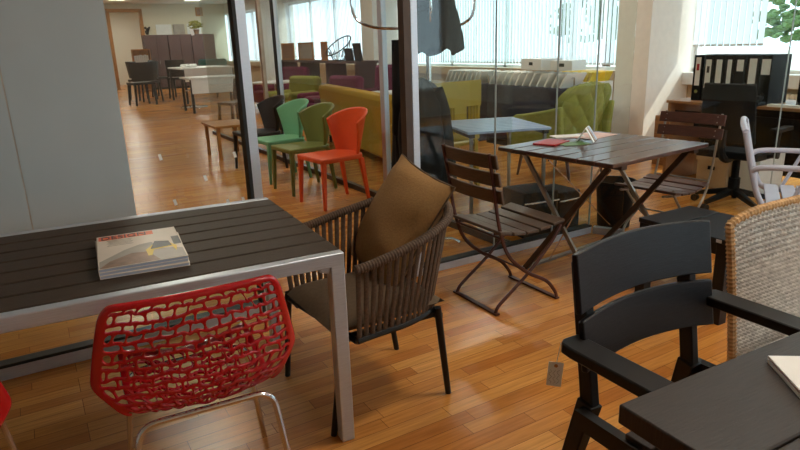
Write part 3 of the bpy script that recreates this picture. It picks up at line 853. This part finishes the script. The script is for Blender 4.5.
tub_chair((2.36,5.20,0), R(6), 'orange woven chair, nearest of the row in the passage', M['orange'])
tub_chair((2.35,5.90,0), R(4), 'olive green woven chair between the orange and light green chairs', M['olive'])
tub_chair((2.36,6.58,0), R(4), 'light green woven chair behind the olive one', M['green'])
tub_chair((2.36,7.30,0), R(2), 'black woven chair at the far end of the row in the passage', M['black_weave'])
wt = thing('low_table', 'small light wood table behind the black woven chair', 'table', (2.32,8.5,0))
MB().box((0,0,.44), (.5,.7,.03)).build('top', M['frame_wood'], wt, bevel=.004)
for x in (-.2,.2):
    for y in (-.3,.3): MB().box((x,y,.2125), (.04,.04,.425)).build('leg', M['frame_wood'], wt)

# coat stand with coats
cs = thing('coat_stand', 'chrome coat stand with curved hooks just behind the front glass', 'coat stand', (2.36,3.56,0))
MB().cyl((0,0,.02),(0,0,1.80), .017).build('pole', M['chrome'], cs)
for k in range(4):
    a = PI/4+k*PI/2+.4; cx, sx = math.cos(a), math.sin(a)
    g = MB().tube([(.0,0,.06),(.15*cx,.15*sx,.045),(.2*cx,.2*sx,.02)], .011, 8); g.ball((.2*cx,.2*sx,.014), .014, 2); g.build('foot', M['chrome'], cs)
for a in (R(152), R(-40), R(62), R(240)):
    cx, sx = math.cos(a), math.sin(a)
    e = 1.7 if abs(a-R(152)) < .01 else 1.05
    pts = spline([(0,0,1.50),(.10*e*cx,.10*e*sx,1.51),(.2*e*cx,.2*e*sx,1.52),(.27*e*cx,.27*e*sx,1.57),(.29*e*cx,.29*e*sx,1.67),(.28*e*cx,.28*e*sx,1.80)], 6)
    MB().tube(pts, .009, 8).build('hook', M['chrome'], cs)
MB().cyl((0,0,1.47),(0,0,1.54), .026).build('hub', M['office_black'], cs)
def coat(label, x, y, z0, z1, w0, w1, d, rz, m=None):
    t = thing('coat', label, 'coat', (x,y,z0), rz)
    def fn(u, v):
        a = 2*PI*u
        w = w0+(w1-w0)*v
        if v > .78: w *= math.sqrt(max(.02, 1-((v-.78)/.22)**2))
        fold = 1+.20*math.sin(5*a+1+2*v)*(1-v)+.08*math.sin(9*a-3*v)
        return (w/2*math.cos(a)*fold + .03*math.sin(4*v), d/2*math.sin(a)*fold*(1-.25*v), (z1-z0)*v + .03*math.sin(3*a)*(1-v))
    MB().grid(fn, 48, 22).build('body', m or M['black_cloth'], t)
    h = z1-z0
    for q in (-1,1):
        MB().tube(spline([(q*w1*.30,0,h*.90),(q*w1*.50,.01,h*.70),(q*w1*.56,.02,h*.45),(q*w1*.50,.03,h*.25)],6), [.05]*12+[.045]*6+[.04], 10).build('sleeve', m or M['black_cloth'], t)
coat('black coat hanging in the gap left of the bronze post', 2.20, 3.66, .62, 1.44, .26,.13,.14, R(60))
coat('long dark navy coat hanging behind the first front glass pane', 2.22, 3.40, .45, 1.20, .34,.24,.12, R(-20))
coat('short dark jacket hanging high behind front glass', 2.33, 3.46, 1.36, 1.78, .34,.20,.12, R(-20))

# ------------------------------------------------------------------ room behind the glass
# mustard sofa, its back to the side glass
sf = thing('sofa', 'long mustard sofa with its back to the side glass', 'sofa', (4.08,7.35,0), R(-9))
MB().span((-.42,-1.4,.12), (.45,1.4,.42)).build('base', M['mustard'], sf, bevel=.04)
MB().grid(lambda u,v: (-.42-.06*v, -1.4+2.8*u, .3+.55*v), 12, 4, -.2).build('backrest', M['mustard'], sf, bevel=.05)
for y in (-1,0,1): MB().box((.08,y*.9,.46), (.68,.88,.12)).build('seat_cushion', M['mustard'], sf, bevel=.04)
for y in (-1.47,1.47): MB().box((.0,y,.34), (.86,.14,.44)).build('armrest', M['mustard'], sf, bevel=.04)
for x in (-.35,.38):
    for y in (-1.3,1.3): MB().cyl((x,y,.12),(x,y,0), .02).build('foot', M['black_wood'], sf)
def club_chair(loc, rz, label, m, h=.85, w=.8):
    t = thing('club_chair', label, 'armchair', loc, rz)
    MB().box((0,0,.3), (w*.95,w,.3)).build('base', m, t, bevel=.05)
    MB().box((.05,0,.48), (w*.7,w*.66,.14)).build('seat_cushion', m, t, bevel=.05)
    MB().box((-w*.42,0,h*.62), (.2,w,h*.76), (0,R(-8),0)).build('backrest', m, t, bevel=.07)
    for s in (-1,1): MB().box((.0,s*w*.44,.42), (w*.9,.14,.36)).build('armrest', m, t, bevel=.06)
    for x in (-.3,.3):
        for s in (-.3,.3): MB().cyl((x,s,.16),(x*1.1,s*1.1,0), .022,.015).build('leg', M['black_wood'], t)
    return t
club_chair((5.85,10.35,0), R(205), 'purple armchair by the beige pillar, right of the two purple ones', M['purple'], 1.03, .95)
club_chair((4.75,10.45,0), R(190), 'purple armchair left of the other, behind the mustard sofa', M['purple'], .88, .9)
club_chair((4.5,11.6,0), R(200), 'moss green armchair beyond the far end of the mustard sofa', M['moss'], .86, .8)
def round_table(loc, r, h, label, top='white_pl', leg='chrome'):
    t = thing('round_table', label, 'table', loc)
    MB().lathe([(r*.97,h-.03),(r,h-.02),(r,h),(r*.98,h+.003)], 40).build('top', M[top], t)
    MB().cyl((0,0,.02),(0,0,h-.03), .035).build('column', M[leg], t)
    MB().lathe([(r*.55,0),(r*.55,.01),(.06,.03),(.04,.05)], 32).build('base', M[leg], t)
    return t
round_table((4.95,8.7,0), .36, .68, 'white round table between mustard sofa and purple armchair')
round_table((4.8,13.3,0), .5, .7, 'white round table far back behind the slim posts')
round_table((4.75,7.0,0), .42, .74, 'dark navy round table behind the coat stand', 'navy', 'office_black')
# long console under the far window
cn = thing('console', 'long dark console below the far window blinds', 'console', (6.25,14.0,0))
MB().box((0,0,1.06), (.55,4.6,.05)).build('top', M['cab_brown'], cn)
for y in (-2.2,-.75,.75,2.2): MB().box((0,y,.5175), (.5,.05,1.035)).build('upright', M['cab_brown'], cn)
MB().box((0,0,.5), (.5,4.5,.03)).build('shelf', M['cab_brown'], cn)
def picture(loc, rz, w, h, label, m):
    t = thing('framed_picture', label, 'picture', loc, rz)
    f = MB()
    for s in (-1,1): f.box((0,s*(w/2-.02),h/2), (.03,.04,h)); f.box((0,0,h/2+s*(h/2-.02)), (.03,w,.04))
    f.build('frame', M['frame_wood'], t); MB().box((.002,0,h/2), (.01,w-.06,h-.06)).build('picture', m, t)
    return t
picture((6.15,15.9,1.085), R(10), .6,.42, 'left wooden picture frame standing on the long console', M['ink_brown'])
picture((6.15,14.7,1.085), R(8), .7,.42, 'wider wooden picture frame, second on the long console', M['ink_grey'])
picture((6.1,13.5,1.085), R(8), .25,.42, 'narrow wooden frame beside the wire basket on console', M['ink_brown'])
wb = thing('wire_basket', 'black wire basket chair shell on the long console', 'basket', (6.1,12.75,1.085))
w = MB()
for k in range(14):
    a = 2*PI*k/14; cx, sx = math.cos(a), math.sin(a)
    w.tube([(0.12*cx,.14*sx,.01),(.2*cx,.3*sx,.2),(.24*cx,.4*sx,.32+.2*cx)], .008, 5)
w.tube([(.24*math.cos(2*PI*k/24),.4*math.sin(2*PI*k/24),.32+.2*math.cos(2*PI*k/24)) for k in range(24)], .014, 6, closed=True)
w.tube([(.12*math.cos(2*PI*k/24),.14*math.sin(2*PI*k/24),.01) for k in range(24)], .01, 6, closed=True)
w.build('wires', M['office_black'], wb)
tag(MB().box((6.1,12.25,1.085+.13), (.04,.34,.26), (0,R(-8),0)).build('display_board', M['office_black']), 'small dark display board leaning on console, left of the other', 'board')
tag(MB().box((6.1,11.85,1.085+.18), (.04,.3,.36), (0,R(-8),0)).build('display_board', M['office_black']), 'taller dark display board at the near end of the console', 'board')

# yellow chair with slotted back, blue slatted table
yc = thing('slotted_chair', 'yellow plastic chair with slotted back behind the front glass', 'chair', (3.50,4.80,0), R(6))
b = MB()
b.span((-.29,-.02,.82), (.29,.01,1.06)); b.span((-.27,-.02,.50), (.27,.01,.58))
for x0, x1 in ((-.28,-.255),(.245,.275),(-.06,.10)): b.span((x0,-.02,.57), (x1,.01,.83))
for k in range(5): b.span((-.235+.037*k,-.018,.57), (-.222+.037*k,.008,.83))
for k in range(3): b.span((.135+.037*k,-.018,.57), (.148+.037*k,.008,.83))
b.build('backrest', M['yellow_pl'], yc, bevel=.004)
MB().box((0,.2,.465), (.5,.44,.03)).build('seat', M['yellow_pl'], yc, bevel=.01)
for x in (-.22,.22):
    MB().bar((x,.0,.52),(x,-.04,0), .04,.04).build('leg', M['yellow_pl'], yc)
    MB().bar((x,.38,.45),(x,.41,0), .04,.04).build('leg', M['yellow_pl'], yc)
bl = thing('slatted_table', 'pale blue slatted table behind the front glass, left of lime chair', 'table', (3.36,4.12,0), R(-18))
for k in range(9): MB().box((0,-.36+.09*k,.73), (.70,.072,.02)).build('top_slat', M['blue_grey'], bl, bevel=.003)
q = MB()
for x in (-.31,.31): q.box((x,0,.705), (.04,.78,.03))
q.build('frame', M['office_black'], bl)
for x in (-.31,.31):
    for y in (-.36,.36): MB().box((x,y,.345), (.024,.024,.69)).build('leg', M['steel'], bl)

# lime lounge chair (faces -x)
lc = thing('lounge_chair', 'lime green quilted lounge chair on slim wooden legs behind front glass', 'armchair', (4.86,4.78,0), R(-82))
def lback(u, v):
    q = 2*u-1
    w = .42*(1-.06*v) if v < .72 else .42*(1-.043)*math.sqrt(max(0,1-.55*((v-.72)/.28)**2.4))
    edge = min(1, 6*(1-abs(q)), 6*(1-v))
    quilt = .026*edge*(1-abs(math.sin(3.5*PI*(u+v*.8)))**.5*abs(math.sin(3.5*PI*(u-v*.8)))**.5)
    return (.24+.15*v-.12*q*q*(1-.6*v)-quilt, q*w, .34+.62*v)
MB().grid(lback, 72, 56, .08).build('backrest', M['lime'], lc)
MB().grid(lambda u,v: (-.34+.62*u, -.31+.62*v, .40+.02*math.sin(PI*u)), 8, 8, .14).build('seat', M['lime'], lc, bevel=.03)
for s in (-1,1):
    def ar(u, v, s=s):
        return (-.40+.70*u, s*(.34+.07*v), .28+(.38+.12*u**1.5-.08*max(0,1-u*6))*v)
    MB().grid(ar, 16, 8, .07*s).build('armrest', M['lime'], lc, bevel=.02)
for x, y, dx in ((-.28,.30,-.05),(-.28,-.30,-.05),(.24,.26,.08),(.24,-.26,.08)):
    MB().tube([(x,y,.3),(x+dx,y*1.1,0)], [.022,.013], 10).build('leg', M['walnut'], lc)

# sample racks under the window
def rack(y0, y1, x, h, label, m, n):
    t = thing('sample_rack', label, 'rack', (x,(y0+y1)/2,0)); L = y1-y0
    MB().span((-.25,-L/2,.08), (.25,L/2,h-.12)).build('cabinet', m, t, bevel=.01)
    MB().span((-.25,-L/2,0), (.25,L/2,.08)).build('plinth', M['office_black'], t)
    b = MB()
    for k in range(n):
        y = -L/2+L*(k+.5)/n
        b.box((-.05,y,h-.03), (.34,.022,.2), (R(32),0,0))
    b.build('hanging_swatches', M['paper'], t)
    r = MB().tube([(-.1,-L/2,h),(-.1,L/2,h)], .012, 8)
    for y in (-L/2,L/2): r.tube([(-.1,y,h-.14),(-.1,y,h)], .01, 6)
    r.build('rail', M['chrome'], t)
rack(7.2,8.1,5.9,.94, 'left dark sample rack with white swatches under the blinds', M['navy'], 9)
rack(5.55,7.05,5.9,.94, 'right dark sample rack with white swatches behind the lime chair', M['navy'], 11)
def card_box(loc, rz, d, label, hole=True):
    t = thing('card_box', label, 'box', loc, rz)
    MB().span((-d[0]/2,-d[1]/2,0), (d[0]/2,d[1]/2,d[2])).build('body', M['white_pl'], t, bevel=.003)
    if hole: MB().box((-d[0]/2-.001,0,d[2]*.55), (.003,.09,.04)).build('handle_hole', M['office_black'], t, bevel=.001)
card_box((5.86,6.20,1.03), R(-12), (.3,.5,.14), 'white box with dark hole on the right sample rack, lower of two')
sw = thing('sample_stand', 'white sample stand with yellow swatches under window by the pillar', 'stand', (6.45,6.0,0))
MB().span((-.2,-.32,0), (.2,.32,.86)).build('body', M['white_pl'], sw, bevel=.005)
z_ = MB()
for k in range(9): z_.box((0,-.28+.07*k,.92), (.36,.02,.14), (R(30),0,0))
z_.build('yellow_swatches', M['ink_yellow'], sw)
card_box((5.86,5.72,1.03), R(8), (.28,.32,.12), 'smaller white box with dark hole near the pillar, beside the larger box')
# dark things on the floor behind the glass
def case(loc, rz, d, label):
    t = thing('storage_case', label, 'case', loc, rz)
    MB().span((-d[0]/2,-d[1]/2,0), (d[0]/2,d[1]/2,d[2])).build('body', M['black_cloth'], t, bevel=.01)
    MB().tube([(-d[0]/2,-d[1]/2-.01,d[2]*.78),(d[0]/2,-d[1]/2-.01,d[2]*.78)], .008, 6).build('handle_bar', M['chrome'], t)
case((3.16,3.42,0), R(-8), (.30,.3,.34), 'low black case with chrome bar behind the folding chair')
case((3.44,3.42,0), R(0), (.22,.28,.30), 'smaller black case with chrome bar left of the waste bin')
wbn = tag(MB().lathe([(.12,0),(.145,.34),(.15,.36),(.14,.36),(.12,.03)], 28).build('waste_bin', M['office_black'], loc=(3.80,3.16,0)), 'black waste bin below bistro table, outside the glass end', 'bin')

# ------------------------------------------------------------------ far end of the hall
def simple_chair(loc, rz, label, m, group=None, s=1.0):
    t = thing('dining_chair', label, 'chair', loc, rz, group)
    MB().box((0,0,.45*s), (.44*s,.44*s,.05*s)).build('seat', m, t, bevel=.01)
    MB().grid(lambda u,v: (-.2*s-.05*s*v+.05*s*(2*u-1)**2, (-.22+.44*u)*s, (.5+.38*v)*s), 6, 4, .025).build('backrest', m, t)
    for x in (-.19,.19):
        for y in (-.19,.19): MB().bar((x*s,y*s,.44*s),(x*1.15*s,y*1.1*s,0), .04,.04).build('leg', m, t)
    return t
sc0 = simple_chair((3.2,20.6,0), R(20), 'dark dining chair nearest the golden door frame', M['black_wood'], 'dark chairs at the far end', 1.3)
for (x, y, a, l) in ((4.0,21.6,-30,'dark dining chair before the middle of the brown cabinets'), (3.15,19.3,150,'dark dining chair with its back to the camera in far group'), (4.3,20.5,60,'dark dining chair next to the white far table'), (2.85,18.6,100,'dark dining chair standing alone nearest in far group')):
    dup(sc0, (x,y,0), R(a), l)
def cabinet(x0, x1, label):
    t = thing('cabinet', label, 'cabinet', ((x0+x1)/2,25.9,0)); L = x1-x0
    MB().span((-L/2,-.25,.06), (L/2,.25,2.0)).build('body', M['cab_brown'], t, bevel=.005)
    for s in (-1,1):
        d_ = MB().span((min(0,s*L/2)+.01,-.27,.1), (max(0,s*L/2)-.01,-.25,1.97)).build('door', M['cab_brown'], t, bevel=.003)
        MB().box((s*.05,-.28,1.0), (.015,.02,.14)).build('handle', M['steel'], d_)
    MB().span((-L/2,-.22,0), (L/2,.22,.06)).build('plinth', M['office_black'], t)
cabinet(4.28,5.12, 'dark brown cabinet at left, beside the golden door frame')
cabinet(5.14,6.0, 'dark brown cabinet in the middle of the far row')
cabinet(6.02,6.9, 'dark brown cabinet at the right end of the far row')
bs = thing('bookcase', 'open bookcase with white books right of the far doorway', 'bookcase', (3.93,24.6,0))
MB().span((-.3,-.15,0), (-.27,.15,1.5)).span((.27,-.15,0), (.3,.15,1.5)).span((-.3,.13,0), (.3,.15,1.5)).build('case', M['frame_wood'], bs)
for z in (.05,.5,.95,1.45): MB().span((-.27,-.15,z), (.27,.13,z+.03)).build('shelf', M['frame_wood'], bs)
for z, l in ((.53,'white books on the middle shelf'),(.98,'white books on upper shelf')):
    for k in range(7):
        tag(MB().span((3.68+.07*k,24.48,z+.002), (3.73+.07*k,24.70,z+.28+.05*random.random())).build('book', M['paper']), l+' of the far bookcase', 'book', l)
pb = thing('potted_plant', 'bushy yellow green plant on top of the right far cabinet', 'plant', (6.3,25.9,2.0))
MB().lathe([(.08,0),(.12,.18),(.1,.18)], 16).build('pot', M['ink_brown'], pb)
lf = MB()
for k in range(90):
    a = random.uniform(0,2*PI); r = random.uniform(0,.32); z = .22+random.uniform(0,.3)*(1-r)
    lf.ball((r*math.cos(a),r*math.sin(a),z), .06, 1, (1,1,.4))
lf.build('leaves', M['moss'], pb)
bird = thing('figurine', 'small black bird figure on the left far cabinet', 'figurine', (4.45,25.85,2.0))
MB().tube([(0,0,.02),(0,0,.12),(.05,0,.2),(.13,0,.3)], [.05,.07,.06,.02], 10).ball((-.03,0,.26), .05, 2).build('body', M['office_black'], bird)
for k, (x0, x1) in enumerate(((5.0,5.6),(5.66,6.1),(6.2,6.75))):
    tag(MB().span((x0,26.96,2.02), (x1,27.0,2.42)).build('wall_poster', M['paper'] if k != 1 else M['ink_grey']), ['pale poster at left on the far wall above the cabinets','grey poster in the middle of the far wall','pale poster at right on far wall above the cabinets'][k], 'poster')
picture((6.75,26.97,2.72), R(-90), .28,.34, 'small wooden framed picture high on the far wall', M['ink_brown'])
def trestle(loc, rz, d, label, legm='black_wood'):
    t = thing('display_table', label, 'table', loc, rz)
    MB().box((0,0,d[2]-.02), (d[0],d[1],.04)).build('top', M['white_pl'], t, bevel=.004)
    for x in (-1,1):
        for y in (-1,1): MB().box((x*(d[0]/2-.05),y*(d[1]/2-.05),(d[2]-.04)/2), (.05,.05,d[2]-.04)).build('leg', M[legm], t)
    MB().box((0,-d[1]/2+.03,d[2]-.2), (d[0]-.1,.02,.32)).build('front_panel', M['white_pl'], t)
trestle((4.5,18.6,0), R(0), (1.4,1.9,.95), 'white topped display table farther back in the hall')
trestle((3.95,15.4,0), R(0), (1.25,1.0,.80), 'white topped display table nearer in the hall')
tag(MB().lathe([(.32,0),(.34,.01),(.30,.03),(.05,.05),(.03,.4),(.18,.42),(.18,.44)], 32).build('pedestal_stool', M['chrome'], loc=(3.75,16.6,0)), 'round chrome pedestal stool on the hall floor', 'stool')
tw = thing('reflection_heap', 'white heap of paper on the farther white display table', 'papers', (4.15,18.4,.95))  # white stack stands in for a parked car reflected in the glass
for k in range(3): MB().box((0,0,.02+.03*k), (.4-.05*k,.3,.026), (0,0,R(20*k))).build('sheet', M['paper'], tw)
club_chair((5.75,21.8,0), R(-100), 'teal armchair far back at the right of the hall', M['teal'], 1.1, .95)
tag(MB().box((5.75,21.7,.66), (.5,.3,.2), (0,0,R(10))).build('cushion', M['pink'], bevel=.06), 'magenta cushion on the teal armchair', 'cushion')
simple_chair((3.35,11.6,0), R(200), 'dark chair behind the slim posts beside far glass', M['black_weave'], None, 1.0)
club_chair((5.35,14.5,0), R(200), 'purple armchair behind the far white round table', M['purple'], .95, 1.0)

# ceiling lamps
lampspots = [(2.4,1.3),(5.4,1.2),(2.4,-1.8),(1.2,6.5),(5.2,6.5),(1.2,12),(4.8,12),(2.2,18),(4.8,18),(3.4,24.6),(6.0,24.6),(3.9,29)]
for k, (x, y) in enumerate(lampspots):
    t = thing('ceiling_lamp', 'square lit ceiling lamp with white frame', 'lamp', (x,y,H-.03), 0, 'square ceiling lamps')
    f = MB()
    for s in (-1,1): f.box((s*.29,0,.015), (.02,.6,.03)); f.box((0,s*.29,.015), (.56,.02,.03))
    f.build('frame', M['white_pl'], t)
    MB().box((0,0,.02), (.56,.56,.01)).build('diffuser', M['lamp'], t)

# ------------------------------------------------------------------ outdoors
struct(MB().span((FX+.25,-30,-.2), (60,40,-.1)).build('ground_outside', M['pave']))
def tree(loc, r, h, label):
    t = thing('tree', label, 'tree', loc, 0, 'trees outside the windows')
    MB().tube([(0,0,0),(.05,0,h*.5),(0,.05,h*.8)], [.14,.1,.05], 8).build('trunk', M['bark'], t)
    c = MB(); rnd = random.Random(h)
    for k in range(420):
        a = rnd.uniform(0,2*PI); q = rnd.uniform(0,r)**1; z = h*.62+rnd.uniform(-.6,.7)*r
        c.ball((q*math.cos(a),q*math.sin(a),z), r*rnd.uniform(.05,.12), 1, (1,1,.6))
    c.build('crown', M['leaf'], t, smooth=False)
tree((15,5.2,-.1), 1.5, 3.2, 'green tree outside the right window')
tree((19,9.4,-.1), 1.6, 3.6, 'green tree outside behind the binders')
tree((14,1.6,-.1), 1.3, 2.6, 'low green tree outside at far right')
tree((16,14,-.1), 1.8, 4.0, 'green tree outside behind the blinds')

# ------------------------------------------------------------------ light
wd = bpy.data.worlds.new('sky'); S.world = wd; wd.use_nodes = True
bg = wd.node_tree.nodes['Background']; bg.inputs[0].default_value = (.74,.88,1.0,1); bg.inputs[1].default_value = 3.0
sun = bpy.data.lights.new('sun', 'SUN'); sun.energy = 4; sun.angle = R(1); sun.color = (1,.95,.86)
so_ = bpy.data.objects.new('sun', sun); COL.objects.link(so_)
so_.rotation_euler = Vector((-.62,.28,-.73)).to_track_quat('-Z','Y').to_euler()
for x, y in lampspots:
    l = bpy.data.lights.new('lamp_light', 'AREA'); l.energy = 27; l.size = .5; l.color = (1,.92,.80)
    o = bpy.data.objects.new('lamp_light', l); COL.objects.link(o); o.location = (x,y,H-.06)

# ------------------------------------------------------------------ camera
cam = bpy.data.cameras.new('camera'); co = bpy.data.objects.new('camera', cam); COL.objects.link(co)
cam.sensor_width = 36; cam.lens = 620*36/800; cam.clip_start = .02
pitch = math.atan(182/620); roll = R(1.9); th = R(30.5)
F = Vector((0,math.cos(pitch),-math.sin(pitch))); U = Vector((0,math.sin(pitch),math.cos(pitch))); X = Vector((1,0,0))
r_ = X*math.cos(roll)-U*math.sin(roll); u_ = U*math.cos(roll)+X*math.sin(roll)
rot = Matrix.Rotation(-th, 3, 'Z')
r_, u_, F = rot@r_, rot@u_, rot@F
co.matrix_world = Matrix(((r_.x,u_.x,-F.x,0),(r_.y,u_.y,-F.y,0),(r_.z,u_.z,-F.z,1.42),(0,0,0,1)))
S.camera = co
S.view_settings.view_transform = 'Standard'; S.view_settings.look = 'None'
S.view_settings.exposure = 0.3; S.view_settings.gamma = 1; S.view_settings.use_curve_mapping = False
S.cycles.max_bounces = 8; S.cycles.transparent_max_bounces = 24; S.cycles.sample_clamp_indirect = 6
